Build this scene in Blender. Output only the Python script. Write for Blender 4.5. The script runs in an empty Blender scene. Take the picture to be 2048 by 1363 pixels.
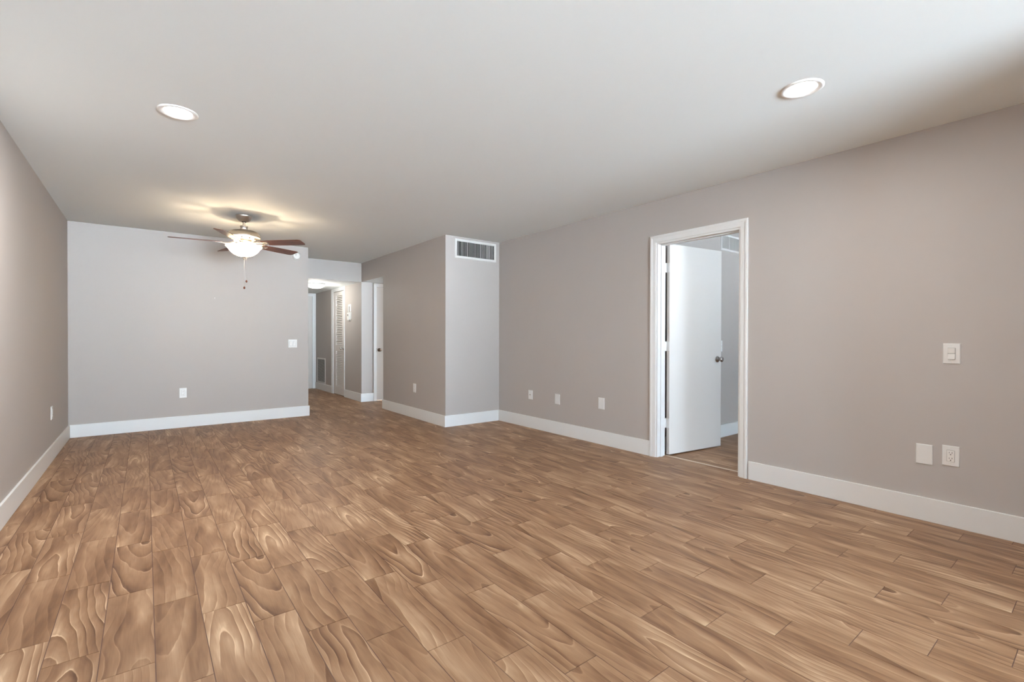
import bpy, bmesh, math, random
from mathutils import Matrix, Vector
random.seed(7)
sc = bpy.context.scene
COL = sc.collection
PI = math.pi

# ------------------------------------------------------------------ camera
CAM_YAW, CAM_PITCH, CAM_ROLL, CAM_H = 37.7088, -0.4020, 0.0961, 1.1369
F_PX = 948.56
yw, pt, rl = map(math.radians, (CAM_YAW, CAM_PITCH, CAM_ROLL))
fwd = Vector((math.sin(yw)*math.cos(pt), math.cos(yw)*math.cos(pt), math.sin(pt)))
rt = Vector((math.cos(yw), -math.sin(yw), 0)); up = rt.cross(fwd)
rt2 = rt*math.cos(rl) + up*math.sin(rl); up2 = -rt*math.sin(rl) + up*math.cos(rl)
cam_data = bpy.data.cameras.new('camera'); cam = bpy.data.objects.new('camera', cam_data); COL.objects.link(cam)
m = Matrix.Identity(4)
for i in range(3):
    m[i][0] = rt2[i]; m[i][1] = up2[i]; m[i][2] = -fwd[i]
m[2][3] = CAM_H
cam.matrix_world = m
cam_data.sensor_fit = 'HORIZONTAL'; cam_data.sensor_width = 36.0
cam_data.lens = F_PX*36.0/2048.0
cam_data.clip_start = 0.02; cam_data.clip_end = 200
sc.camera = cam

# ------------------------------------------------------------------ light, world, exposure
SKY = 27.0; GROUND = 61.0
w = bpy.data.worlds.new('daylight'); sc.world = w; w.use_nodes = True
bg = w.node_tree.nodes['Background']
_n = w.node_tree.nodes; _l = w.node_tree.links
_tc = _n.new('ShaderNodeTexCoord'); _sx = _n.new('ShaderNodeSeparateXYZ'); _l.new(_tc.outputs['Generated'], _sx.inputs[0])
_mr = _n.new('ShaderNodeMapRange'); _mr.inputs['From Min'].default_value = -.04; _mr.inputs['From Max'].default_value = .04
_l.new(_sx.outputs[2], _mr.inputs['Value'])
_mx = _n.new('ShaderNodeMix'); _mx.data_type = 'RGBA'
_mx.inputs['A'].default_value = (.76*GROUND, .89*GROUND, 1.0*GROUND, 1)      # added bright ground below the horizon, an assumed terrace that lights the ceiling
_mx.inputs['B'].default_value = (.64*SKY, .83*SKY, 1.0*SKY, 1)             # hazy sky above it
_l.new(_mr.outputs[0], _mx.inputs['Factor']); _l.new(_mx.outputs['Result'], bg.inputs[0]); bg.inputs[1].default_value = 1.0

def area(name, loc, rot, sx, sy, power=0, color=(1, 1, 1), portal=False, shape='RECTANGLE', spread=PI):
    l = bpy.data.lights.new(name, 'AREA'); l.shape = shape; l.size = sx
    if shape in ('RECTANGLE', 'ELLIPSE'): l.size_y = sy
    l.energy = power; l.color = color; l.spread = spread
    if portal: l.cycles.is_portal = True
    o = bpy.data.objects.new(name, l); COL.objects.link(o); o.location = loc; o.rotation_euler = rot
    return o
# the glazed opening behind the camera and the bedroom window let the daylight in
W1 = (-0.55, 2.90, 0.04, 2.20)      # x0,x1,z0,z1 in the rear wall
W2 = (4.50, 6.90, 0.75, 2.15)
REAR = -5.60
for n, (a, b, c, e) in (('window_portal', W1), ('bedroom_window_portal', W2)):
    area(n, ((a+b)/2, REAR-0.10, (c+e)/2), (-PI/2, 0, 0), b-a, e-c, portal=True)

sc.view_settings.view_transform = 'Standard'; sc.view_settings.look = 'None'
sc.view_settings.gamma = 1.0; sc.view_settings.use_curve_mapping = False
sc.view_settings.exposure = 0.23
sc.cycles.max_bounces = 12; sc.cycles.diffuse_bounces = 8; sc.cycles.glossy_bounces = 4
sc.cycles.transmission_bounces = 6; sc.cycles.sample_clamp_indirect = 6.0
sc.cycles.use_denoising = True
sc.cycles.caustics_reflective = False; sc.cycles.caustics_refractive = False

# ------------------------------------------------------------------ materials
def s2l(c): return tuple(((v/255)/12.92 if v/255 <= .04045 else ((v/255+.055)/1.055)**2.4) for v in c)
def mat(name, rgb, rough=0.5, metal=0.0, spec=0.5, emit=None, estr=0.0):
    M = bpy.data.materials.new(name); M.use_nodes = True
    b = M.node_tree.nodes['Principled BSDF']
    b.inputs['Base Color'].default_value = (*s2l(rgb), 1); b.inputs['Roughness'].default_value = rough
    b.inputs['Metallic'].default_value = metal; b.inputs['Specular IOR Level'].default_value = spec
    if emit: b.inputs['Emission Color'].default_value = (*emit, 1); b.inputs['Emission Strength'].default_value = estr
    return M
def nd(M, t, **kw):
    n = M.node_tree.nodes.new(t)
    for k, v in kw.items(): setattr(n, k, v)
    return n
def lk(M, a, b): M.node_tree.links.new(a, b)
def mth(M, op, a, b=None, c=None, clamp=False):
    n = nd(M, 'ShaderNodeMath', operation=op, use_clamp=clamp)
    for i, v in enumerate((a, b, c)):
        if v is None: continue
        if isinstance(v, (int, float)): n.inputs[i].default_value = v
        else: lk(M, v, n.inputs[i])
    return n.outputs[0]
def painted(name, rgb, rough, bump=0.04, scale=220, blotch=0.03, spec=0.3):
    """wall paint: roller stipple as a fine bump and a faint unevenness of tone"""
    M = mat(name, rgb, rough, spec=spec); b = M.node_tree.nodes['Principled BSDF']
    g = nd(M, 'ShaderNodeNewGeometry')
    n1 = nd(M, 'ShaderNodeTexNoise'); n1.inputs['Scale'].default_value = scale; n1.inputs['Detail'].default_value = 2
    lk(M, g.outputs['Position'], n1.inputs['Vector'])
    bp = nd(M, 'ShaderNodeBump'); bp.inputs['Strength'].default_value = bump; bp.inputs['Distance'].default_value = .002
    lk(M, n1.outputs['Fac'], bp.inputs['Height']); lk(M, bp.outputs[0], b.inputs['Normal'])
    n2 = nd(M, 'ShaderNodeTexNoise'); n2.inputs['Scale'].default_value = 1.3; n2.inputs['Detail'].default_value = 3
    lk(M, g.outputs['Position'], n2.inputs['Vector'])
    mx = nd(M, 'ShaderNodeMix', data_type='RGBA')
    c = s2l(rgb)
    mx.inputs['A'].default_value = (*[v*(1-blotch) for v in c], 1); mx.inputs['B'].default_value = (*[v*(1+blotch) for v in c], 1)
    lk(M, n2.outputs['Fac'], mx.inputs['Factor']); lk(M, mx.outputs['Result'], b.inputs['Base Color'])
    return M
M_WALL = painted('greige_wall_paint', (187, 181, 177), 0.55)
M_CEIL = painted('white_ceiling_paint', (240, 247, 249), 0.7, bump=.06, scale=140, blotch=.012)
M_TRIM = painted('white_trim_paint', (240, 243, 244), 0.38, bump=.015, scale=90, blotch=.01, spec=.45)
M_DOOR = painted('white_door_paint', (228, 225, 222), 0.6, bump=.02, scale=60, blotch=.01, spec=.2)
M_PLATE = mat('white_plastic', (238, 240, 240), 0.35)
M_PLATE2 = mat('bright_white_plastic', (244, 245, 244), 0.3)
M_SLOT = mat('dark_slot', (38, 36, 34), 0.6)
M_GAP = mat('grey_seam', (120, 118, 114), 0.6)
M_GRILLE = mat('white_grille_enamel', (232, 232, 230), 0.4)
M_DUCT = mat('duct_black', (34, 34, 34), 0.8)
M_CHROME = mat('satin_chrome', (190, 186, 182), 0.16, metal=1.0)
M_BRONZE = mat('aged_bronze', (120, 104, 92), 0.25, metal=1.0)
M_ALU = mat('window_aluminium', (225, 225, 225), 0.4, metal=.2)
M_STONE = mat('cream_threshold', (214, 200, 184), 0.4)
M_DISPLAY = mat('display_grey', (84, 88, 84), 0.25)
M_LENS = mat('lit_lens', (255, 255, 255), 0.4, emit=(1.0, .97, .92), estr=14)
M_DOME = mat('lit_frosted_dome', (250, 250, 245), 0.35, emit=(1.0, .98, .93), estr=5.0)
M_REDWOOD = mat('fan_chain_wood', (96, 52, 34), 0.4)

def nickel():
    M = mat('brushed_nickel', (206, 198, 188), 0.3, metal=1.0); b = M.node_tree.nodes['Principled BSDF']
    tc = nd(M, 'ShaderNodeTexCoord'); mp = nd(M, 'ShaderNodeMapping'); mp.inputs['Scale'].default_value = (1, 1, 260)
    lk(M, tc.outputs['Object'], mp.inputs[0])
    n = nd(M, 'ShaderNodeTexNoise'); n.inputs['Scale'].default_value = 3; n.inputs['Detail'].default_value = 3
    lk(M, mp.outputs[0], n.inputs['Vector'])
    lk(M, mth(M, 'MULTIPLY_ADD', n.outputs['Fac'], .16, .24), b.inputs['Roughness'])
    b.inputs['Anisotropic'].default_value = .75
    tg = nd(M, 'ShaderNodeTangent', direction_type='RADIAL', axis='Z'); lk(M, tg.outputs[0], b.inputs['Tangent'])
    return M
M_NICKEL = nickel()

def bowl_glass(name, strength):
    M = bpy.data.materials.new(name); M.use_nodes = True; nt = M.node_tree
    for n in list(nt.nodes):
        if n.type != 'OUTPUT_MATERIAL': nt.nodes.remove(n)
    out = nt.nodes[0]
    tr = nd(M, 'ShaderNodeBsdfTranslucent'); tr.inputs[0].default_value = (.95, .88, .76, 1)
    df = nd(M, 'ShaderNodeBsdfPrincipled'); df.inputs['Base Color'].default_value = (.95, .9, .82, 1); df.inputs['Roughness'].default_value = .3
    mx = nd(M, 'ShaderNodeMixShader'); mx.inputs[0].default_value = .5
    lk(M, tr.outputs[0], mx.inputs[1]); lk(M, df.outputs[0], mx.inputs[2])
    em = nd(M, 'ShaderNodeEmission'); em.inputs[0].default_value = (1.0, .83, .60, 1); em.inputs[1].default_value = strength
    ad = nd(M, 'ShaderNodeAddShader'); lk(M, mx.outputs[0], ad.inputs[0]); lk(M, em.outputs[0], ad.inputs[1])
    lk(M, ad.outputs[0], out.inputs['Surface'])
    return M
M_BOWL = bowl_glass('frosted_bowl_glass', 14.0)
M_BOWL_IN = bowl_glass('frosted_bowl_glass_inside', 2.0)

def blade_wood():
    M = mat('walnut_blade', (120, 66, 42), 0.38, spec=.4); b = M.node_tree.nodes['Principled BSDF']
    tc = nd(M, 'ShaderNodeTexCoord'); mp = nd(M, 'ShaderNodeMapping'); mp.inputs['Scale'].default_value = (2.5, 40, 40)
    lk(M, tc.outputs['Object'], mp.inputs[0])
    n = nd(M, 'ShaderNodeTexNoise'); n.inputs['Scale'].default_value = 1.6; n.inputs['Detail'].default_value = 5
    lk(M, mp.outputs[0], n.inputs['Vector'])
    cr = nd(M, 'ShaderNodeValToRGB'); e = cr.color_ramp.elements
    e[0].position = .3; e[0].color = (*s2l((72, 38, 25)), 1); e[1].position = .7; e[1].color = (*s2l((122, 70, 46)), 1)
    lk(M, n.outputs['Fac'], cr.inputs[0]); lk(M, cr.outputs[0], b.inputs['Base Color'])
    return M
M_BLADE = blade_wood()

def wood_tile():
    """glazed wood-look tile: every tile carries its own figure; coordinates are the tile's own (metres)"""
    M = mat('wood_look_tile', (160, 122, 92), 0.4, spec=.25); b = M.node_tree.nodes['Principled BSDF']
    uv = nd(M, 'ShaderNodeUVMap', uv_map='tile'); at = nd(M, 'ShaderNodeAttribute', attribute_name='seed')
    sep = nd(M, 'ShaderNodeSeparateXYZ'); lk(M, uv.outputs[0], sep.inputs[0])
    U, V = sep.outputs[0], sep.outputs[1]
    sd = nd(M, 'ShaderNodeSeparateColor'); lk(M, at.outputs['Color'], sd.inputs[0])
    S1, S2, S3 = sd.outputs[0], sd.outputs[1], sd.outputs[2]
    def vec(x, y, z):
        c = nd(M, 'ShaderNodeCombineXYZ')
        for i, v in enumerate((x, y, z)):
            if isinstance(v, (int, float)): c.inputs[i].default_value = v
            else: lk(M, v, c.inputs[i])
        return c.outputs[0]
    def noise(v, scale, det, rough=.5, dist=0.0):
        n = nd(M, 'ShaderNodeTexNoise'); n.inputs['Scale'].default_value = scale; n.inputs['Detail'].default_value = det
        n.inputs['Roughness'].default_value = rough; n.inputs['Distortion'].default_value = dist
        lk(M, v, n.inputs['Vector']); return n.outputs['Fac']
    Z = mth(M, 'MULTIPLY', S1, 57.0)
    # growth-ring field: smooth noise drawn out along the tile; its contour lines are the cathedral figure
    A = noise(vec(mth(M, 'MULTIPLY', U, 6.0), mth(M, 'MULTIPLY', V, 2.0), Z), 1.0, 1.0, .4, .3)
    wan = noise(vec(3.3, mth(M, 'MULTIPLY', V, 3.0), mth(M, 'ADD', Z, 4.4)), 1.0, 1.0)      # the heart line wanders
    u0 = mth(M, 'MULTIPLY_ADD', S3, .24, -.075)
    u0 = mth(M, 'MULTIPLY_ADD', wan, .07, u0)
    du = mth(M, 'SUBTRACT', U, u0)
    hyp = mth(M, 'SQRT', mth(M, 'MULTIPLY_ADD', du, du, .0022))
    T = mth(M, 'MULTIPLY', hyp, mth(M, 'MULTIPLY_ADD', S2, 34.0, 16.0))
    T = mth(M, 'MULTIPLY_ADD', V, mth(M, 'MULTIPLY_ADD', S1, 5.0, .8), T)
    T = mth(M, 'MULTIPLY_ADD', A, 2.2, T)
    wob = noise(vec(mth(M, 'MULTIPLY', U, 34.0), mth(M, 'MULTIPLY', V, 8.0), Z), 1.0, 2.0)
    T = mth(M, 'MULTIPLY_ADD', wob, .28, T)
    saw = mth(M, 'FRACT', T)
    cr = nd(M, 'ShaderNodeValToRGB'); R = cr.color_ramp; R.interpolation = 'EASE'
    stops = [(0.0, .15), (.05, 1.0), (.14, .72), (.45, .58), (.75, .42), (.93, .2), (1.0, .2)]
    R.elements[0].position = 0; R.elements[1].position = 1.0
    for p, v in stops[1:-1]: R.elements.new(p)
    for el, (p, v) in zip(R.elements, stops): el.position = p; el.color = (v, v, v, 1)
    lk(M, saw, cr.inputs[0])
    band = cr.outputs[0]
    # figure fades in and out across the tile
    amp = noise(vec(mth(M, 'MULTIPLY', U, 8.0), mth(M, 'MULTIPLY', V, 3.4), mth(M, 'ADD', Z, 9.1)), 1.0, 1.0)
    amp = mth(M, 'MULTIPLY_ADD', amp, 2.8, -.80, clamp=True)
    amp = mth(M, 'MULTIPLY', amp, mth(M, 'MULTIPLY_ADD', mth(M, 'FRACT', mth(M, 'MULTIPLY', S1, 7.3)), .85, .28))   # some prints are nearly plain
    cloud = noise(vec(mth(M, 'MULTIPLY', U, 12.0), mth(M, 'MULTIPLY', V, 2.2), mth(M, 'ADD', Z, 21.7)), 1.0, 3.0, .55, .3)
    fib = noise(vec(mth(M, 'MULTIPLY', U, 260.0), mth(M, 'MULTIPLY', V, 9.0), Z), 1.0, 3.0)
    x = mth(M, 'SUBTRACT', band, .52); x = mth(M, 'MULTIPLY', x, amp); x = mth(M, 'MULTIPLY', x, .92)
    x = mth(M, 'MULTIPLY_ADD', mth(M, 'SUBTRACT', cloud, .5), 1.4, x)
    x = mth(M, 'MULTIPLY_ADD', mth(M, 'SUBTRACT', fib, .5), .16, x)
    x = mth(M, 'MULTIPLY_ADD', mth(M, 'SUBTRACT', S2, .5), .16, x)
    x = mth(M, 'ADD', x, .5, clamp=True)
    c2 = nd(M, 'ShaderNodeValToRGB'); e = c2.color_ramp
    e.elements[0].position = .0; e.elements[0].color = (*s2l(WOOD[0]), 1)
    e.elements[1].position = 1.0; e.elements[1].color = (*s2l(WOOD[4]), 1)
    for p, c in ((.3, WOOD[1]), (.55, WOOD[2]), (.78, WOOD[3])):
        n = e.elements.new(p); n.color = (*s2l(c), 1)
    lk(M, x, c2.inputs[0]); lk(M, c2.outputs[0], b.inputs['Base Color'])
    bp = nd(M, 'ShaderNodeBump'); bp.inputs['Strength'].default_value = .12; bp.inputs['Distance'].default_value = .0006
    lk(M, mth(M, 'ADD', x, fib), bp.inputs['Height']); lk(M, bp.outputs[0], b.inputs['Normal'])
    lk(M, mth(M, 'MULTIPLY_ADD', cloud, .12, .38), b.inputs['Roughness'])
    return M
WOOD = [(86, 57, 38), (121, 88, 63), (148, 114, 86), (172, 140, 111), (210, 181, 150)]
M_TILE = wood_tile()
M_GROUT = mat('brown_grey_grout', (112, 90, 82), 0.85, spec=.1)
def outdoor():
    return mat('paved_terrace', (170, 166, 158), .8)

# ------------------------------------------------------------------ mesh helpers
def bm_new(): return bmesh.new()
def box(bm, a, b, mi=0, M=None):
    (x0, y0, z0), (x1, y1, z1) = a, b
    x0, x1 = min(x0, x1), max(x0, x1); y0, y1 = min(y0, y1), max(y0, y1); z0, z1 = min(z0, z1), max(z0, z1)
    vs = [Vector((x, y, z)) for z in (z0, z1) for y in (y0, y1) for x in (x0, x1)]
    if M is not None: vs = [M @ v for v in vs]
    v = [bm.verts.new(p) for p in vs]; fs = []
    for q in ((0, 2, 3, 1), (4, 5, 7, 6), (0, 1, 5, 4), (2, 6, 7, 3), (0, 4, 6, 2), (1, 3, 7, 5)):
        f = bm.faces.new([v[i] for i in q]); f.material_index = mi; fs.append(f)
    return fs          # fs[0] is the bottom face
def lathe(bm, prof, seg=48, c=(0, 0, 0), axis='Z', mi=0, smooth=True, close=True):
    rings = []
    for r, h in prof:
        ring = []
        if r < 1e-6:
            p = {'Z': (0, 0, h), 'Y': (0, h, 0), 'X': (h, 0, 0)}[axis]
            ring = [bm.verts.new(Vector(p)+Vector(c))]
        else:
            for k in range(seg):
                t = 2*PI*k/seg; a, b = r*math.cos(t), r*math.sin(t)
                p = {'Z': (a, b, h), 'Y': (b, h, a), 'X': (h, a, b)}[axis]
                ring.append(bm.verts.new(Vector(p)+Vector(c)))
        rings.append(ring)
    for A, B in zip(rings, rings[1:]):
        for k in range(seg):
            k2 = (k+1) % seg
            if len(A) == 1 and len(B) == 1: continue
            if len(A) == 1: f = bm.faces.new((A[0], B[k], B[k2]))
            elif len(B) == 1: f = bm.faces.new((A[k], B[0], A[k2]))
            else: f = bm.faces.new((A[k], B[k], B[k2], A[k2]))
            f.smooth = smooth; f.material_index = mi
def tube(bm, pts, r, seg=10, mi=0):
    pts = [Vector(p) for p in pts]; rings = []
    for i, p in enumerate(pts):
        d = (pts[min(i+1, len(pts)-1)] - pts[max(i-1, 0)]).normalized()
        u = d.cross(Vector((0, 0, 1)));  u = u.normalized() if u.length > 1e-3 else Vector((1, 0, 0))
        v = d.cross(u)
        rr = r[i] if isinstance(r, (list, tuple)) else r
        rings.append([bm.verts.new(p + (u*math.cos(2*PI*k/seg) + v*math.sin(2*PI*k/seg))*rr) for k in range(seg)])
    for A, B in zip(rings, rings[1:]):
        for k in range(seg):
            f = bm.faces.new((A[k], A[(k+1) % seg], B[(k+1) % seg], B[k])); f.smooth = True; f.material_index = mi
    bm.faces.new(rings[0][::-1]).material_index = mi; bm.faces.new(rings[-1]).material_index = mi
def prism(bm, pts, z0, z1, mi=0, M=None):
    """closed outline pts (x,y) extruded z0..z1"""
    def T(v): return (M @ Vector(v)) if M is not None else Vector(v)
    a = [bm.verts.new(T((x, y, z0))) for x, y in pts]; b = [bm.verts.new(T((x, y, z1))) for x, y in pts]
    bm.faces.new(a[::-1]).material_index = mi; bm.faces.new(b).material_index = mi
    n = len(pts)
    for i in range(n):
        bm.faces.new((a[i], a[(i+1) % n], b[(i+1) % n], b[i])).material_index = mi
def obj(name, bm, mats, parent=None, bevel=0.0, seg=2, loc=None):
    bmesh.ops.recalc_face_normals(bm, faces=bm.faces)
    me = bpy.data.meshes.new(name); bm.to_mesh(me); bm.free()
    for mm in (mats if isinstance(mats, (list, tuple)) else [mats]): me.materials.append(mm)
    o = bpy.data.objects.new(name, me); COL.objects.link(o)
    if parent is not None: o.parent = parent
    if loc is not None: o.location = loc
    if bevel:
        b = o.modifiers.new('bevel', 'BEVEL'); b.width = bevel; b.segments = seg; b.limit_method = 'ANGLE'; b.angle_limit = math.radians(40)
    return o
def tag(o, label, cat, group=None, kind=None):
    o['label'] = label; o['category'] = cat
    if group: o['group'] = group
    if kind: o['kind'] = kind
    return o
def thing(name, label, cat, loc=(0, 0, 0), rotz=0, group=None, kind=None):
    o = bpy.data.objects.new(name, None); COL.objects.link(o); o.location = loc; o.rotation_euler = (0, 0, rotz)
    o.empty_display_size = .1
    return tag(o, label, cat, group, kind)
def struct(name, bm, mats, label, cat, bevel=0.0):
    return tag(obj(name, bm, mats, bevel=bevel), label, cat, kind='structure')

# ------------------------------------------------------------------ plan of the rooms (metres)
H = 2.44; ZH = 2.113
XL, XR, XC = -0.688, 3.853, 3.012          # left wall, right wall, long wall of the projecting block
YB, YC, YH, YE = 7.262, 5.275, 8.230, 11.06  # back wall, block face, hall header / alcove door wall, hall end
XE = 1.873                                  # free end of the back wall
WT = 0.122                                  # partition thickness
XR2 = XR+WT
BH, BT = 0.146, 0.015                       # baseboard
BX1 = 7.5; BY = 2.83                        # bedroom extents
D1 = (1.925, 2.740, 2.045)                  # bedroom doorway y0,y1,z
D2 = (9.135, 9.800, 2.045)                  # closet opening in the hall
D3 = (2.10, 2.940, 2.05)                    # entry door x0,x1,z
D4 = (3.287, 4.05, 2.043)                   # alcove door

# ------------------------------------------------------------------ floor: staggered wood-look tiles in grout
def make_floor():
    bm = bm_new(); uvl = bm.loops.layers.uv.new('tile'); sl = bm.faces.layers.float_color.new('seed')
    TW, TL, G, D = 0.1563, 0.6275, 0.0028, 0.0014
    fx0, fx1, fy0, fy1 = XL-.1, BX1+.1, REAR-.12, YE+.12
    rnd = random.Random(11); prints = [(rnd.random(), rnd.random(), rnd.random()) for _ in range(18)]
    k0 = math.floor((fx0-.025)/TW); k1 = math.ceil((fx1-.025)/TW)
    for k in range(k0, k1):
        xa, xb = .025+k*TW, .025+(k+1)*TW
        if xb > XR2 and XR > xa: pass
        y = 2.505-.1933*k; y -= math.ceil((y-fy0)/TL)*TL
        while y < fy1:
            a, b = max(xa+G/2, fx0), min(xb-G/2, fx1); c, d = max(y+G/2, fy0), min(y+TL-G/2, fy1)
            if b-a > .004 and d-c > .004:
                s = prints[rnd.randrange(18)]; flip = rnd.random() < .5
                j = rnd.uniform(-.02, .02)
                vs = [bm.verts.new(p) for p in ((a, c, 0), (b, c, 0), (b, d, 0), (a, d, 0))]
                bt = [bm.verts.new((p.co.x, p.co.y, -D)) for p in vs]
                fs = [bm.faces.new(vs)] + [bm.faces.new((bt[i], bt[(i+1) % 4], vs[(i+1) % 4], vs[i])) for i in range(4)]
                for f in fs:
                    f[sl] = (s[0], min(1, max(0, s[1]+j)), s[2], 1)
                    for L in f.loops:
                        u, v = L.vert.co.x-xa, L.vert.co.y-y
                        if flip: u, v = TW-u, TL-v
                        L[uvl].uv = (u, v)
            y += TL
    fs = box(bm, (fx0, fy0, -.12), (fx1, fy1, -D), mi=1)
    me = bpy.data.meshes.new('floor'); bm.to_mesh(me); bm.free()
    me.materials.append(M_TILE); me.materials.append(M_GROUT)
    o = bpy.data.objects.new('floor', me); COL.objects.link(o)
    tag(o, 'brown wood-look plank tile floor laid in a staggered pattern with thin grout', 'floor', kind='structure')
make_floor()

# ------------------------------------------------------------------ ceiling and walls
bm = bm_new()
box(bm, (XL-WT, REAR-.12, H), (BX1+.1, YE+.12, H+.1))
struct('ceiling', bm, M_CEIL, 'smooth white painted ceiling over the living room', 'ceiling')
bm = bm_new()
box(bm, (XE, YH+.10, ZH), (XC, YE, H)); box(bm, (XC+WT, YC+1.99, ZH), (4.2, YH, ZH+.06))
struct('ceiling', bm, M_CEIL, 'lowered white ceiling over the hallway beyond the header', 'ceiling')

def wallx(name, x0, x1, y0, y1, label, opens=(), z1=H):
    """wall running along y (normal x) with openings (ya, yb, za, zb)"""
    bm = bm_new(); y = y0
    for ya, yb, za, zb in sorted(opens):
        box(bm, (x0, y, 0), (x1, ya, z1))
        if za > 0: box(bm, (x0, ya, 0), (x1, yb, za))
        if zb < z1: box(bm, (x0, ya, zb), (x1, yb, z1))
        y = yb
    box(bm, (x0, y, 0), (x1, y1, z1))
    return struct(name, bm, M_WALL, label, 'wall')
def wally(name, y0, y1, x0, x1, label, opens=(), z1=H):
    bm = bm_new(); x = x0
    for xa, xb, za, zb in sorted(opens):
        if xa > x: box(bm, (x, y0, 0), (xa, y1, z1))
        if za > 0: box(bm, (xa, y0, 0), (xb, y1, za))
        if zb < z1: box(bm, (xa, y0, zb), (xb, y1, z1))
        x = xb
    if x1 > x: box(bm, (x, y0, 0), (x1, y1, z1))
    return struct(name, bm, M_WALL, label, 'wall')
wallx('wall_left', XL-WT, XL, REAR, YB+WT, 'greige painted wall along the left side of the room')
wally('wall_back', YB, YB+WT, XL, XE, 'greige far wall behind the ceiling fan')
wallx('wall_right', XR, XR2, REAR, YC, 'greige right wall with the open white doorway', opens=[(D1[0], D1[1], 0, D1[2])])
bm = bm_new(); box(bm, (XC, YC, 0), (XR2, YC+1.99, H))
struct('wall_closet_block', bm, M_WALL, 'greige projecting wall block carrying the air vent near the ceiling', 'wall')
bm = bm_new()
a = box(bm, (XE, YH, ZH), (XC, YH+.10, H)); a[0].material_index = 1
a = box(bm, (XC, YC+1.99, ZH), (XC+WT, YH, H)); a[0].material_index = 1
struct('wall_header', bm, [M_WALL, M_CEIL], 'greige header wall above the hallway opening', 'wall')
wallx('wall_hall_left', XE-WT, XE, YB+WT, YE, 'greige left wall of the hallway hidden past the far wall')
wallx('wall_hall_right', XC, XC+WT, YH, YE, 'greige hallway wall with the louvered closet door', opens=[(D2[0], D2[1], 0, D2[2])])
wally('wall_hall_end', YE, YE+WT, XE-WT, XC+WT, 'greige wall around the entry door at the hallway end', opens=[(D3[0], D3[1], 0, D3[2])])
wally('wall_alcove', YH, YH+WT, XC+WT, 4.2, 'greige wall around the narrow door in the side alcove', opens=[(D4[0], D4[1], 0, D4[2])])
wallx('wall_alcove_right', 4.2, 4.3, YC+1.99, YH+WT, 'end wall of the side alcove')
bm = bm_new()
box(bm, (XC+WT+.55, 9.0, 0), (XC+WT+.6, 9.95, H)); box(bm, (XC+WT, 8.95, 0), (XC+WT+.6, 9.0, H)); box(bm, (XC+WT, 9.95, 0), (XC+WT+.6, 10.0, H))
struct('wall_closet_inside', bm, M_WALL, 'inside walls of the hallway closet behind the louvers', 'wall')
wally('wall_rear', REAR-.12, REAR, XL-WT, BX1+.1, 'greige rear wall with the glazed opening behind the viewer',
      opens=[(W1[0], W1[1], W1[2], W1[3]), (W2[0], W2[1], W2[2], W2[3])])
wally('wall_bedroom', BY, BY+WT, XR2, BX1+.1, 'pale greige bedroom wall seen through the open doorway')
bm = bm_new(); box(bm, (2.84, -.62, 0), (XR, -.50, H))  # added out of view to keep window light off the near right wall
struct('wall_light_blocker', bm, M_WALL, 'short greige partition added unseen behind the viewer to shade the near right wall', 'wall')
wallx('wall_bedroom_right', BX1, BX1+.1, REAR, BY, 'far side wall of the bedroom')

# ------------------------------------------------------------------ baseboards
def baseboard(name, a, b, label):
    bm = bm_new(); box(bm, (a[0], a[1], 0.0), (b[0], b[1], BH))
    return struct(name, bm, M_TRIM, label, 'baseboard', bevel=.003)
baseboard('baseboard_left', (XL, REAR), (XL+BT, YB), 'tall white baseboard along the left wall')
baseboard('baseboard_back', (XL+BT, YB-BT), (XE+BT, YB), 'tall white baseboard below the far wall')
baseboard('baseboard_back_end', (XE, YB), (XE+BT, YE), 'white baseboard turning round the far wall end into the hall')
baseboard('baseboard_block_left', (XC-BT, YC-BT), (XC, YC+1.99+BT), 'white baseboard along the long side of the projecting block')
baseboard('baseboard_block_front', (XC, YC-BT), (XR-BT, YC), 'white baseboard below the air vent wall')
baseboard('baseboard_right_far', (XR-BT, 2.797), (XR, YC), 'white baseboard between the doorway and the projecting block')
baseboard('baseboard_right_near', (XR-BT, REAR), (XR, 1.853), 'white baseboard in the right foreground before the doorway')
baseboard('baseboard_alcove', (XC-BT, YH-BT), (3.229, YH), 'short white baseboard beside the narrow alcove door')
baseboard('baseboard_hall_near', (XC-BT, YH), (XC, 9.105), 'white hallway baseboard under the thermostat')
baseboard('baseboard_hall_far', (XC-BT, 9.905), (XC, YE), 'white hallway baseboard under the return air grille')
baseboard('baseboard_bedroom', (XR2, BY-BT), (BX1, BY), 'white baseboard in the bedroom beyond the open door')

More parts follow.
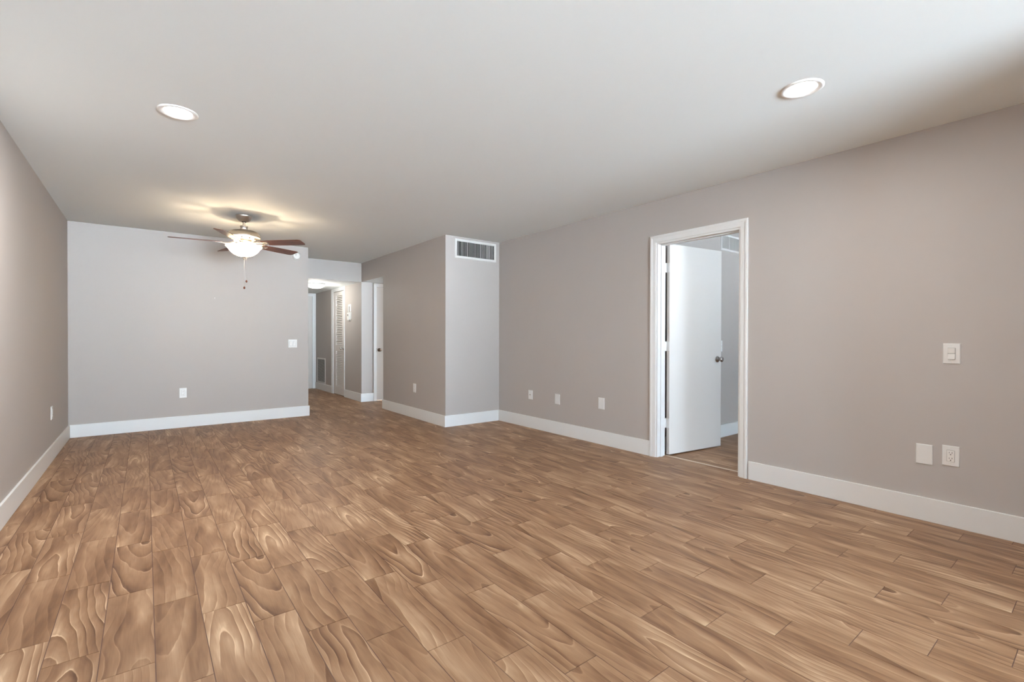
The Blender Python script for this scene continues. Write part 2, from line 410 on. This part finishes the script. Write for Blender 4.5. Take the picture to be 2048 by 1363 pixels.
# ------------------------------------------------------------------ casings (a real stepped profile mitred round the opening)
def casing(name, frame, parent, w_=0.058, t=0.016, side=(1, 1, 1), widths=None):
    """frame(u, v, n) -> world point; opening u0..u1, top v1 given in frame.o ; profile drawn as two steps"""
    u0, u1, v1, F = frame
    wl, wr, wt = widths or (w_, w_, w_)
    bm = bm_new()
    def bar(ua, ub, va, vb, n0, n1):
        ps = [F(u, v, n) for n in (n0, n1) for v in (va, vb) for u in (ua, ub)]
        vs = [bm.verts.new(p) for p in ps]
        for q in ((0, 2, 3, 1), (4, 5, 7, 6), (0, 1, 5, 4), (2, 6, 7, 3), (0, 4, 6, 2), (1, 3, 7, 5)): bm.faces.new([vs[i] for i in q])
    prof = [(0.0, 0.0), (0.0, .010), (.10, .011), (.55, t*.72), (.72, t), (.93, t), (1.0, t*.8), (1.0, 0.0)]
    rows = []
    for s, n in prof:
        rows.append([bm.verts.new(F(u0-wl*s, 0.0, n)), bm.verts.new(F(u0-wl*s, v1+wt*s, n)),
                     bm.verts.new(F(u1+wr*s, v1+wt*s, n)), bm.verts.new(F(u1+wr*s, 0.0, n))])
    for A, B in zip(rows, rows[1:]):
        for i in range(3): bm.faces.new((A[i], A[i+1], B[i+1], B[i]))
    for i in range(3): bm.faces.new((rows[-1][i], rows[-1][i+1], rows[0][i+1], rows[0][i]))
    bm.faces.new([r[0] for r in rows]); bm.faces.new([r[3] for r in rows][::-1])
    return obj(name, bm, M_TRIM, parent)

def knob(parent, pos, axis, mat_=M_CHROME, name='door_knob', r=.027, reach=.062):
    """round door knob with rosette; axis: unit vector out of the door face"""
    bm = bm_new()
    prof = [(0, 0), (.032, 0), (.032, .004), (.028, .009), (.014, .012), (.011, .018), (.011, .030), (.018, .036), (r, .044), (r+.001, .052), (r-.004, reach-.002), (.012, reach), (0, reach)]
    lathe(bm, prof, 32)
    o = obj(name, bm, mat_, parent)
    q = Vector((0, 0, 1)).rotation_difference(Vector(axis)); o.rotation_mode = 'QUATERNION'; o.rotation_quaternion = q; o.location = pos
    return o

# ---- door_1: bedroom door, standing open
d1 = thing('door_1', 'white flush door standing open into the bedroom, with white casing', 'door', (XR, D1[0], 0), kind='structure')
def d1p(p): return (p[0]-XR, p[1]-D1[0], p[2])
jt = .019
casing('door_casing', (D1[0]+.004, D1[1]-.004, D1[2]-.002, lambda u, v, n: Vector(d1p((XR-n, u, v)))), d1, w_=.064, t=.017)
casing('door_casing', (D1[0]+.004, D1[1]-.004, D1[2]-.002, lambda u, v, n: Vector(d1p((XR2+n, u, v)))), d1, w_=.058, t=.012)
bm = bm_new()
for ya, yb in ((D1[0], D1[0]+jt), (D1[1]-jt, D1[1])): box(bm, d1p((XR, ya, 0)), d1p((XR2, yb, D1[2])))
box(bm, d1p((XR, D1[0]+jt, D1[2]-jt)), d1p((XR2, D1[1]-jt, D1[2])))
# stops
for ya, yb in ((D1[0]+jt, D1[0]+jt+.010), (D1[1]-jt-.010, D1[1]-jt)): box(bm, d1p((XR+.045, ya, 0)), d1p((XR+.080, yb, D1[2]-jt)))
box(bm, d1p((XR+.045, D1[0]+jt+.01, D1[2]-jt-.010)), d1p((XR+.080, D1[1]-jt-.01, D1[2]-jt)))
obj('door_jamb', bm, M_TRIM, d1, bevel=.0015)
# slab: hinge-side near corner and direction read from the photograph's perspective
hx, hy = 3.995, 2.686; ang = math.atan2(2.584-2.686, 4.761-3.995)
SW, ST, SH = 0.773, 0.035, 2.030
slab = bm_new(); box(slab, (0, 0, 0), (SW, ST, SH))
so = obj('door_slab', slab, M_DOOR, d1, bevel=.002); so.location = d1p((hx, hy, .012)); so.rotation_euler = (0, 0, ang)
knob(so, (SW-.062, 0, .905), (0, -1, 0)); knob(so, (SW-.062, ST, .905), (0, 1, 0))
for z in (.256, 1.00, 1.757):
    hb = bm_new()
    box(hb, (-.0015, .002, z), (0.0, ST-.004, z+.09))                       # leaf on the slab edge
    box(hb, (-.028, ST-.004, z), (0.0, ST-.0015, z+.09))                    # leaf across the gap
    tube(hb, [(-.006, ST+.001, z-.002), (-.006, ST+.001, z+.092)], .006, 12)
    obj('hinge', hb, M_TRIM, so)
# threshold strip
bm = bm_new(); box(bm, (XR2-.004, D1[0]+jt, 0), (XR2+.020, D1[1]-jt, .004))
struct('trim_1', bm, M_STONE, 'thin cream threshold strip across the open doorway', 'threshold', bevel=.0015)

# ---- door_2: louvered closet door in the hall
d2 = thing('door_2', 'white louvered closet door in the hallway beside the thermostat', 'door', (XC, D2[0], 0), kind='structure')
def P2(p): return (p[0]-XC, p[1]-D2[0], p[2])
casing('door_casing', (D2[0], D2[1], D2[2], lambda u, v, n: Vector(P2((XC-n, u, v)))), d2, widths=(.028, .102, .066), t=.016)
bm = bm_new(); y0, y1 = D2[0]+.004, D2[1]-.004; xo, xi = XC+.004, XC+.036
Y0, Y1 = 9.275, 9.656
z0d = .012; z1d = 2.038
for ya, yb in ((y0, Y0), (Y1, y1)): box(bm, P2((xo, ya, z0d)), P2((xi, yb, z1d)))
for za, zb in ((z0d, .165), (.862, .985), (1.957, z1d)): box(bm, P2((xo, Y0, za)), P2((xi, Y1, zb)))
sl2 = obj('door_slab', bm, M_DOOR, d2, bevel=.001)
bm = bm_new()
def slats(z0, z1, pitch):
    n = int(round((z1-z0)/pitch)); p = (z1-z0)/n
    for i in range(n):
        zc = z0+(i+.5)*p
        Mx = Matrix.Translation((.020, 0, zc)) @ Matrix.Rotation(math.radians(-52), 4, 'Y')
        box(bm, (-.017, Y0-D2[0], -.003), (.017, Y1-D2[0], .003), M=Mx)
slats(.170, .860, .0340); slats(.988, 1.955, .0340)
obj('louvers', bm, M_DOOR, sl2)
knob(sl2, P2((xo, 9.215, .925)), (-1, 0, 0), M_CHROME)
# narrow white strike side lip
# ---- door_3: entry door
d3 = thing('door_3', 'white entry door at the far end of the hallway', 'door', (D3[0], YE, 0), kind='structure')
def P3(p): return (p[0]-D3[0], p[1]-YE, p[2])
casing('door_casing', (D3[0], D3[1], D3[2], lambda u, v, n: Vector(P3((u, YE-n, v)))), d3, widths=(.06, .070, .060), t=.018)
bm = bm_new(); box(bm, P3((D3[0]+.0005, YE+.012, .0005)), P3((D3[1]-.0005, YE+.052, D3[2]-.0005)))
s3 = obj('door_slab', bm, M_DOOR, d3, bevel=.002)
bm = bm_new()   # raised panel moulding rings
for za, zb in ((.25, .95), (1.10, 1.88)):
    for xa, xb in ((D3[0]+.12, D3[0]+.38), (D3[0]+.46, D3[1]-.12)):
        for (a, b) in (((xa, za), (xb, za+.02)), ((xa, zb-.02), (xb, zb)), ((xa, za+.02), (xa+.02, zb-.02)), ((xb-.02, za+.02), (xb, zb-.02))):
            box(bm, P3((a[0], YE+.004, a[1])), P3((b[0], YE+.012, b[1])))
obj('panel_moulding', bm, M_DOOR, s3, bevel=.002)
# ---- door_4: alcove door
d4 = thing('door_4', 'narrow strip of white door with a bronze knob in the side alcove', 'door', (D4[0], YH, 0), kind='structure')
def P4(p): return (p[0]-D4[0], p[1]-YH, p[2])
casing('door_casing', (D4[0], D4[1], D4[2], lambda u, v, n: Vector(P4((u, YH-n, v)))), d4, w_=.060, t=.017)
bm = bm_new(); box(bm, P4((D4[0]+.003, YH+.006, .010)), P4((D4[1]-.003, YH+.041, D4[2]-.004)))
s4 = obj('door_slab', bm, M_DOOR, d4, bevel=.002)
knob(s4, P4((3.338, YH+.006, .912)), (0, -1, 0), M_BRONZE)
bm = bm_new(); box(bm, P4((D4[0]+.0025, YH+.003, .875)), P4((D4[0]+.010, YH+.006, .945)))
obj('latch_plate', bm, M_BRONZE, s4)

# ------------------------------------------------------------------ windows in the rear wall (behind the viewer)
def window(name, W, n, label):
    x0, x1, z0, z1 = W
    r = thing(name, label, 'window', (x0, REAR-.06, z0), kind='structure')
    bm = bm_new(); f = .045; L = x1-x0; Hh = z1-z0
    box(bm, (0, -.03, 0), (L, .03, f)); box(bm, (0, -.03, Hh-f), (L, .03, Hh))
    for i in range(n+1):
        c = min(max(L*i/n, f/2), L-f/2); box(bm, (c-f/2, -.03, f), (c+f/2, .03, Hh-f))
    obj('window_frame', bm, M_ALU, r, bevel=.003)
window('window_1', W1, 3, 'wide aluminium framed glazed opening behind the viewer')
window('window_2', W2, 3, 'aluminium framed bedroom window in the rear wall')

# ------------------------------------------------------------------ wall plates
def frame_on(wall, u, z):
    """matrix whose local x runs along the wall, y points out of the wall into the room, z up"""
    if wall == 'right': X, Y, O = (0, -1, 0), (-1, 0, 0), (XR, u, z)      # local x to the viewer's right
    elif wall == 'left': X, Y, O = (0, 1, 0), (1, 0, 0), (XL, u, z)
    elif wall == 'back': X, Y, O = (1, 0, 0), (0, -1, 0), (u, YB, z)
    elif wall == 'block': X, Y, O = (0, -1, 0), (-1, 0, 0), (XC, u, z)
    elif wall == 'vent': X, Y, O = (1, 0, 0), (0, -1, 0), (u, YC, z)
    elif wall == 'bed': X, Y, O = (1, 0, 0), (0, -1, 0), (u, BY, z)
    X, Y = Vector(X), Vector(Y); Z = Vector((0, 0, 1))
    M = Matrix.Identity(4)
    for i in range(3): M[i][0] = X[i]; M[i][1] = Y[i]; M[i][2] = Z[i]; M[i][3] = O[i]
    if X.cross(Y).dot(Z) < 0:    # keep it a proper rotation: mirror x
        for i in range(3): M[i][0] = -X[i]
    return M
def plate(name, label, cat, wall, u, z, w_, h_, group=None, t=.006):
    e = thing(name, label, cat, group=group); e.matrix_world = frame_on(wall, u, z)
    bm = bm_new(); a, b = w_/2, h_/2; s = .003
    vs = [bm.verts.new(p) for p in ((-a, 0, -b), (a, 0, -b), (a, 0, b), (-a, 0, b), (-a, t*.55, -b), (a, t*.55, -b), (a, t*.55, b), (-a, t*.55, b),
          (-a+s, t, -b+s), (a-s, t, -b+s), (a-s, t, b-s), (-a+s, t, b-s))]
    for q in ((0, 1, 2, 3), (8, 9, 10, 11), (0, 1, 5, 4), (1, 2, 6, 5), (2, 3, 7, 6), (3, 0, 4, 7), (4, 5, 9, 8), (5, 6, 10, 9), (6, 7, 11, 10), (7, 4, 8, 11)):
        bm.faces.new([vs[i] for i in q])
    obj('cover_plate', bm, M_PLATE, e)
    return e
def screws(e, zs, y=.006):
    for z in zs:
        bm = bm_new(); lathe(bm, [(.003, 0), (.003, .0008), (0, .0012)], 12, axis='Y', c=(0, y, z)); obj('screw', bm, M_PLATE2, e)
def decora_outlet(e, w_=.0335, h_=.067, y=.006, single=False):
    bm = bm_new(); box(bm, (-w_/2-.0012, y, -h_/2-.0012), (w_/2+.0012, y+.0006, h_/2+.0012)); obj('seam', bm, M_GAP, e)
    bm = bm_new(); box(bm, (-w_/2, y, -h_/2), (w_/2, y+.0032, h_/2)); o = obj('receptacle', bm, M_PLATE2, e, bevel=.0008)
    bm = bm_new(); f = y+.0032
    for zc in (.017, -.017):
        box(bm, (-.0075, f, zc-.001), (-.0053, f+.0006, zc+.0075)); box(bm, (.0053, f, zc-.000), (.0075, f+.0006, zc+.0065))
        lathe(bm, [(.0028, f), (.0028, f+.0006), (0, f+.0006)], 12, axis='Y', c=(0, 0, zc-.0085))
    obj('socket_slots', bm, M_SLOT, o)
def rockers(e, xs, w_=.033, h_=.067, y=.006, halves=True):
    for x in xs:
        bm = bm_new(); box(bm, (x-w_/2-.0012, y, -h_/2-.0012), (x+w_/2+.0012, y+.0006, h_/2+.0012)); obj('seam', bm, M_GAP, e)
        if halves:
            for s in (1, -1):
                bm = bm_new(); z0, z1 = (.0010, h_/2) if s > 0 else (-h_/2, -.0010)
                lo, hi = (.0085, .0045) if s > 0 else (.0045, .0085)
                ps = [(x-w_/2, y, z0), (x+w_/2, y, z0), (x+w_/2, y, z1), (x-w_/2, y, z1), (x-w_/2, y+hi, z0), (x+w_/2, y+hi, z0), (x+w_/2, y+lo, z1), (x-w_/2, y+lo, z1)]
                vs = [bm.verts.new(p) for p in ps]
                for q in ((0, 1, 2, 3), (4, 5, 6, 7), (0, 1, 5, 4), (1, 2, 6, 5), (2, 3, 7, 6), (3, 0, 4, 7)): bm.faces.new([vs[i] for i in q])
                obj('rocker', bm, M_PLATE2, e, bevel=.0006)
        else:
            bm = bm_new(); ps = [(-1, 0, -1), (1, 0, -1), (1, 0, 1), (-1, 0, 1)]
            z0, zm, z1 = -h_/2, 0, h_/2
            prof = [(z0, .0015), (zm, .003), (z1, .0075)]
            L = [bm.verts.new((x-w_/2, y+b, z)) for z, b in prof]; R_ = [bm.verts.new((x+w_/2, y+b, z)) for z, b in prof]
            l0 = [bm.verts.new((x-w_/2, y, z)) for z in (z0, z1)]; r0 = [bm.verts.new((x+w_/2, y, z)) for z in (z0, z1)]
            for i in (0, 1): bm.faces.new((L[i], R_[i], R_[i+1], L[i+1]))
            bm.faces.new((l0[0], l0[1], L[2], L[1], L[0])); bm.faces.new((r0[0], r0[1], R_[2], R_[1], R_[0]))
            bm.faces.new((l0[0], r0[0], R_[0], L[0])); bm.faces.new((l0[1], r0[1], R_[2], L[2])); bm.faces.new((l0[0], l0[1], r0[1], r0[0]))
            obj('rocker', bm, M_PLATE2, e)
G = 'white plates low on the right wall'
e = plate('light_switch', 'white wall switch with two stacked rockers, right of the doorway', 'light switch', 'right', .641, 1.045, .079, .122)
rockers(e, [0]); screws(e, (.048, -.048))
e = plate('outlet_cover', 'white blank wall plate left of the near right outlet', 'wall plate', 'right', .765, .414, .081, .124, G, t=.007)
e = plate('wall_outlet', 'white double outlet below the two-rocker switch on the right wall', 'outlet', 'right', .641, .427, .079, .122, G)
decora_outlet(e); screws(e, (.048, -.048))
e = plate('outlet_cover', 'small white blank plate on the right wall, nearest left of the doorway', 'wall plate', 'right', 3.419, .437, .083, .121, G)
screws(e, (.042, -.042))
e = plate('outlet_cover', 'small white blank plate, middle of three plates left of the doorway', 'wall plate', 'right', 4.102, .411, .083, .121, G)
screws(e, (.042, -.042))
e = plate('wall_jack', 'white jack plate with a small centre port, nearest the projecting block', 'wall jack', 'right', 4.596, .417, .078, .116, G)
bm = bm_new(); lathe(bm, [(.0065, .006), (.0065, .009), (.0048, .009), (.0048, .016), (.0015, .016), (0, .015)], 16, axis='Y'); obj('port', bm, M_CHROME, e)
screws(e, (.042, -.042))
e = plate('wall_outlet', 'white outlet low on the far wall below the ceiling fan', 'outlet', 'back', .374, .434, .077, .124)
decora_outlet(e); screws(e, (.048, -.048))
e = plate('light_switch', 'white double rocker switch near the hallway end of the far wall', 'light switch', 'back', 1.661, 1.048, .116, .116)
rockers(e, [-.023, .023], halves=False)
e = plate('wall_outlet', 'white outlet seen edge-on low on the left wall', 'outlet', 'left', 6.058, .436, .077, .122)
decora_outlet(e)
e = plate('wall_outlet', 'white outlet low on the long side of the projecting block', 'outlet', 'block', 6.142, .424, .080, .122)
decora_outlet(e)
e = plate('light_switch', 'white switch plate on the bedroom wall just past the open door edge', 'light switch', 'bed', 5.195, 1.045, .075, .125)
rockers(e, [0])

# small white hook on the far wall
bm = bm_new(); tube(bm, [(.717, YB, 1.644), (.717, YB-.010, 1.643), (.717, YB-.016, 1.650)], .0028, 8)
tag(obj('wall_hook', bm, M_PLATE2), 'tiny white hook on the far wall below the ceiling fan', 'hook')

# smoke detector
bm = bm_new(); lathe(bm, [(0, 0), (.058, 0), (.058, -.010), (.054, -.022), (.040, -.030), (.018, -.033), (0, -.033)], 40, axis='Y')
sd = thing('smoke_detector', 'round white smoke detector high on the far wall beside a fan blade', 'smoke detector', (1.712, YB, 2.300))
obj('detector_body', bm, M_PLATE2, sd)
bm = bm_new(); lathe(bm, [(.046, -.0275), (.047, -.029), (.050, -.027)], 40, axis='Y'); lathe(bm, [(0, -.0345), (.006, -.0345), (.006, -.033)], 16, axis='Y', c=(-.012, 0, .01))
obj('vent_ring', bm, M_GAP, sd)

# ------------------------------------------------------------------ air vents
def vent(name, label, wall, u, z, w_, h_, nslat, fr=.028, mull=(), seed=1, t=.010, uneven=True, horiz=False, cat='air vent'):
    e = thing(name, label, cat); e.matrix_world = frame_on(wall, u, z) if not isinstance(wall, Matrix) else wall
    a, b = w_/2, h_/2
    bm = bm_new()
    prof = [(0, 0), (0, t*.45), (fr*.25, t), (fr*.85, t*.85), (fr, t*.3), (fr, 0)]
    rows = []
    for s, n in prof: rows.append([bm.verts.new((x*(a-s), n, zz*(b-s))) for x, zz in ((-1, -1), (1, -1), (1, 1), (-1, 1))])
    for A, B in zip(rows, rows[1:]):
        for i in range(4): bm.faces.new((A[i], A[(i+1) % 4], B[(i+1) % 4], B[i]))
    obj('vent_frame', bm, M_GRILLE, e)
    bm = bm_new(); ia, ib = a-fr, b-fr
    box(bm, (-ia, .0003, -ib), (ia, .0008, ib)); obj('duct_opening', bm, M_DUCT, e)
    rn = random.Random(seed)
    bm = bm_new()
    if horiz:
        for i in range(nslat):
            zc = -ib + 2*ib*(i+.5)/nslat
            Mx = Matrix.Translation((0, .004, zc)) @ Matrix.Rotation(math.radians(-35), 4, 'X')
            box(bm, (-ia, -.0045, -.0006), (ia, .0045, .0006), M=Mx)
    else:
        for i in range(nslat):
            xc = -ia + 2*ia*(i+.5)/nslat
            base = -27 if uneven else 30
            an = math.radians(base + (rn.choice((0, 0, 0, 0, -14, -38, 30)) if uneven else rn.uniform(-6, 6)))
            Mx = Matrix.Translation((xc, .0045, 0)) @ Matrix.Rotation(an, 4, 'Z')
            box(bm, (-.0007, -.0038, -ib), (.0007, .0038, ib), M=Mx)
    obj('louvers', bm, M_GRILLE, e)
    if mull:
        bm = bm_new()
        for mx_ in mull: box(bm, (mx_-.004, .0008, -ib), (mx_+.004, t*.9, ib))
        obj('divider', bm, M_GRILLE, e)
    return e
vent('air_vent', 'white supply air vent at the top of the projecting block wall', 'vent', 3.472, 2.288, .650, .250, 40, fr=.032, seed=5)
vent('air_vent', 'white divided air vent on the bedroom wall seen above the open door', 'bed', 5.495, 2.238, .610, .195, 40, fr=.028, mull=(.126,), uneven=False)
Mg = Matrix.Identity(4)
for i, (X_, Y_, O_) in enumerate(zip((0, 1, 0), (-1, 0, 0), (XC, 10.635, .420))):
    Mg[i][0] = X_ if i != 1 else 1.0; Mg[i][1] = Y_; Mg[i][2] = 1.0 if i == 2 else 0.0; Mg[i][3] = O_
# proper rotation: local x -> -y, local y -> -x, local z -> z
Mg = frame_on('block', 10.635, .420)
vent('return_grille', 'tall white return air grille low on the hallway wall', Mg, 0, 0, .590, .540, 30, fr=.03, horiz=True, cat='air vent')

# ------------------------------------------------------------------ thermostat in the hall
th = thing('thermostat', 'white thermostat box with a small display on the hallway wall', 'thermostat', (XC, 8.84, 1.525))
bm = bm_new(); box(bm, (-.010, -.085, -.080), (0, .045, .078)); obj('back_plate', bm, M_PLATE, th, bevel=.002)
bm = bm_new(); box(bm, (-.036, -.045, -.068), (-.010, .040, .072)); bd = obj('thermostat_body', bm, M_PLATE2, th, bevel=.004)
bm = bm_new(); box(bm, (-.0368, -.012, .005), (-.036, .016, .045)); obj('display', bm, M_DISPLAY, bd)
tu = thing('thermostat_wire_cover', 'narrow raised cover plate directly above the hallway thermostat', 'cover plate', (XC, 8.84, 1.675))
bm = bm_new(); box(bm, (-.006, -.075, -.062), (0, .075, .075)); obj('cover_plate', bm, M_PLATE, tu, bevel=.002)
bm = bm_new(); box(bm, (-.014, -.012, -.060), (-.006, .004, .040)); obj('cover_slot', bm, M_GAP, tu, bevel=.001)

# ------------------------------------------------------------------ ceiling lamps
def downlight(label, x, y, power):
    e = thing('recessed_light', label, 'ceiling light', (x, y, H), group='recessed lights in the living room ceiling')
    bm = bm_new(); lathe(bm, [(.100, 0), (.100, -.003), (.094, -.007), (.082, -.007), (.074, -.003), (.070, -.0015)], 64); obj('trim_ring', bm, M_PLATE2, e)
    bm = bm_new(); lathe(bm, [(.071, -.0015), (.05, -.0024), (0, -.0028)], 64); obj('lens', bm, M_LENS, e)
    l = area('recessed_lamp', (x, y, H-.010), (0, 0, 0), .13, .13, power, (1.0, .97, .93), shape='DISK')
downlight('round white recessed light above the left side of the room', .154, 3.370, 36)
downlight('round white recessed light near the right wall', 2.716, 1.042, 12)

hl = thing('flush_ceiling_light', 'glowing white dome light on the lowered hallway ceiling', 'ceiling light', (2.455, 9.02, ZH))
bm = bm_new(); lathe(bm, [(0, 0), (.150, 0), (.165, -.006), (.165, -.016), (.158, -.022), (.150, -.022)], 48); obj('light_base', bm, M_PLATE2, hl)
bm = bm_new(); lathe(bm, [(.157, -.020), (.150, -.040), (.125, -.062), (.08, -.078), (.03, -.086), (0, -.087)], 48); dm = obj('glass_dome', bm, M_DOME, hl)
for k in range(3):
    t = 2*PI*k/3+2.3; c = (.160*math.cos(t), .160*math.sin(t), -.028)
    bm = bm_new(); lathe(bm, [(0, -.006), (.006, -.003), (.006, .004), (0, .007)], 10, c=c); obj('glass_clip', bm, M_CHROME, hl)
l = bpy.data.lights.new('hall_bulb', 'POINT'); l.energy = 12; l.color = (1.0, .95, .86); l.shadow_soft_size = .09
o = bpy.data.objects.new('hall_bulb', l); COL.objects.link(o); o.location = (2.455, 9.02, ZH-.20)

# ------------------------------------------------------------------ ceiling fan
FX, FY = .842, 5.800
fan = thing('ceiling_fan', 'brushed nickel ceiling fan with five brown blades and a lit glass bowl', 'ceiling fan', (FX, FY, H))
def Zf(z): return z-H
bm = bm_new(); lathe(bm, [(0, 0), (.078, 0), (.079, -.006), (.075, -.016), (.066, -.038), (.052, -.055), (.036, -.064), (.022, -.066), (0, -.066)], 48); obj('canopy', bm, M_NICKEL, fan)
bm = bm_new(); lathe(bm, [(.0125, -.064), (.0125, -.165)], 24); lathe(bm, [(.022, -.0655), (.022, -.070), (.013, -.070)], 24, mi=1); obj('downrod', bm, [M_NICKEL, M_SLOT], fan)
bm = bm_new(); lathe(bm, [(.013, -.112), (.036, -.112), (.040, -.116), (.038, -.121), (.034, -.124), (.034, -.150), (.038, -.166), (.05, -.170)], 40); obj('coupling_cover', bm, M_NICKEL, fan)
bm = bm_new(); lathe(bm, [(.040, -.163), (.085, -.164), (.115, -.168), (.136, -.178), (.149, -.195), (.157, -.215), (.163, -.232), (.160, -.236), (.150, -.234),
                          (.118, -.240), (.112, -.252), (.090, -.264), (.060, -.268), (.03, -.268)], 64)
mh = obj('motor_housing', bm, M_NICKEL, fan)
for k in range(10):
    t = 2*PI*k/10; Mx = Matrix.Rotation(t, 4, 'Z'); bm = bm_new(); box(bm, (.113, -.004, -.256), (.1185, .004, -.239), M=Mx); obj('cooling_slot', bm, M_SLOT, mh)
bm = bm_new(); lathe(bm, [(.030, -.266), (.078, -.268), (.080, -.276), (.074, -.281), (.048, -.283), (.047, -.300), (.047, -.322), (.062, -.326), (.064, -.334), (.02, -.334)], 48)
obj('switch_housing', bm, M_NICKEL, fan)
# lit bowl
bm = bm_new()
prof = [(.172, -.325), (.174, -.329), (.172, -.334), (.160, -.345), (.147, -.362), (.136, -.378), (.118, -.398), (.094, -.416), (.064, -.430), (.030, -.438), (.006, -.440)]
inner = [(max(r-.004, .004), z+.004) for r, z in prof[::-1]]
inner[-1] = (.168, -.324)
lathe(bm, prof, 64)
lathe(bm, inner[:-1]+[inner[-1]], 64, mi=1); lathe(bm, [inner[-1], prof[0]], 64, mi=1)
bmesh.ops.remove_doubles(bm, verts=bm.verts, dist=1e-5)
obj('glass_bowl', bm, [M_BOWL, M_BOWL_IN], fan)
bm = bm_new(); lathe(bm, [(.004, -.334), (.004, -.438)], 12); obj('bowl_rod', bm, M_NICKEL, fan)
bm = bm_new(); lathe(bm, [(0, -.4385), (.022, -.440), (.024, -.444), (.012, -.450), (.008, -.456), (.010, -.462), (.007, -.469), (0, -.471)], 24); obj('finial', bm, M_NICKEL, fan)
# three sockets with bulbs in the bowl
for k in range(3):
    t = 2*PI*k/3 + .6; bx, by = .075*math.cos(t), .075*math.sin(t)
    bm = bm_new(); tube(bm, [(bx*.5, by*.5, -.332), (bx*.8, by*.8, -.345), (bx, by, -.350)], .012, 10); obj('bulb_socket', bm, M_NICKEL, fan)
    l = bpy.data.lights.new('fan_bulb', 'POINT'); l.energy = 7.5; l.color = (1.0, .76, .50); l.shadow_soft_size = .018
    o = bpy.data.objects.new('fan_bulb', l); COL.objects.link(o); o.location = (FX+bx, FY+by, H-.372)
# pull chains
for (dx, dy, zb, zt) in ((.022, -.004, 1.744, -.330), (.0, -.012, 1.673, -.455)):
    bm = bm_new(); z0 = Zf(zb)
    n = int((zt-z0)/.012)
    tube(bm, [(dx, dy, zt), (dx, dy, z0)], .0009, 6)
    for i in range(n):
        lathe(bm, [(0, .0016), (.0016, 0), (0, -.0016)], 6, c=(dx, dy, z0+.006+i*.012))
    pc = obj('pull_chain', bm, M_NICKEL, fan)
    bm = bm_new(); lathe(bm, [(0, .010), (.004, .008), (.0095, -.002), (.010, -.010), (.006, -.018), (0, -.020)], 20, c=(dx, dy, z0)); obj('chain_pull', bm, M_REDWOOD, pc)
# blades
def blade(t):
    r0, r1, w0, w1 = .205, .665, .050, .066
    e = bm_new()
    pts = [(r0, -w0+.012), (r0+.012, -w0), (.30, -.060), (.45, -w1), (r1-.03, -w1), (r1-.008, -w1+.006), (r1, -w1+.024), (r1, w1-.024), (r1-.008, w1-.006), (r1-.03, w1), (.45, w1), (.30, .060), (r0+.012, w0), (r0, w0-.012)]
    prism(e, pts, -.003, .003)
    b = obj('blade', e, M_BLADE, fan, bevel=.001)
    b.rotation_mode = 'XYZ'
    b.matrix_local = Matrix.Translation((0, 0, Zf(2.143))) @ Matrix.Rotation(t, 4, 'Z') @ Matrix.Rotation(math.radians(-12), 4, 'X')
    # bracket in the blade's own frame, dropping from the flywheel to a forked plate under the blade
    q = bm_new()
    for s in (-1, 1):
        tube(q, [(.066, s*.010, .020), (.10, s*.016, .006), (.14, s*.030, -.010), (.185, s*.036, -.010), (.225, s*.030, -.008)], [.0075, .0075, .007, .007, .006], 10)
    prism(q, [(.19, -.042), (.262, -.036), (.276, -.018), (.280, 0), (.276, .018), (.262, .036), (.19, .042), (.196, .02), (.21, 0), (.196, -.02)], -.0075, -.003)
    for (x, y) in ((.225, -.026), (.225, .026), (.262, 0)): lathe(q, [(.0055, -.0075), (.0055, -.010), (0, -.0115)], 12, c=(x, y, 0))
    obj('blade_bracket', q, M_NICKEL, b)
for k in range(5): blade(math.radians(100.6+72*k))
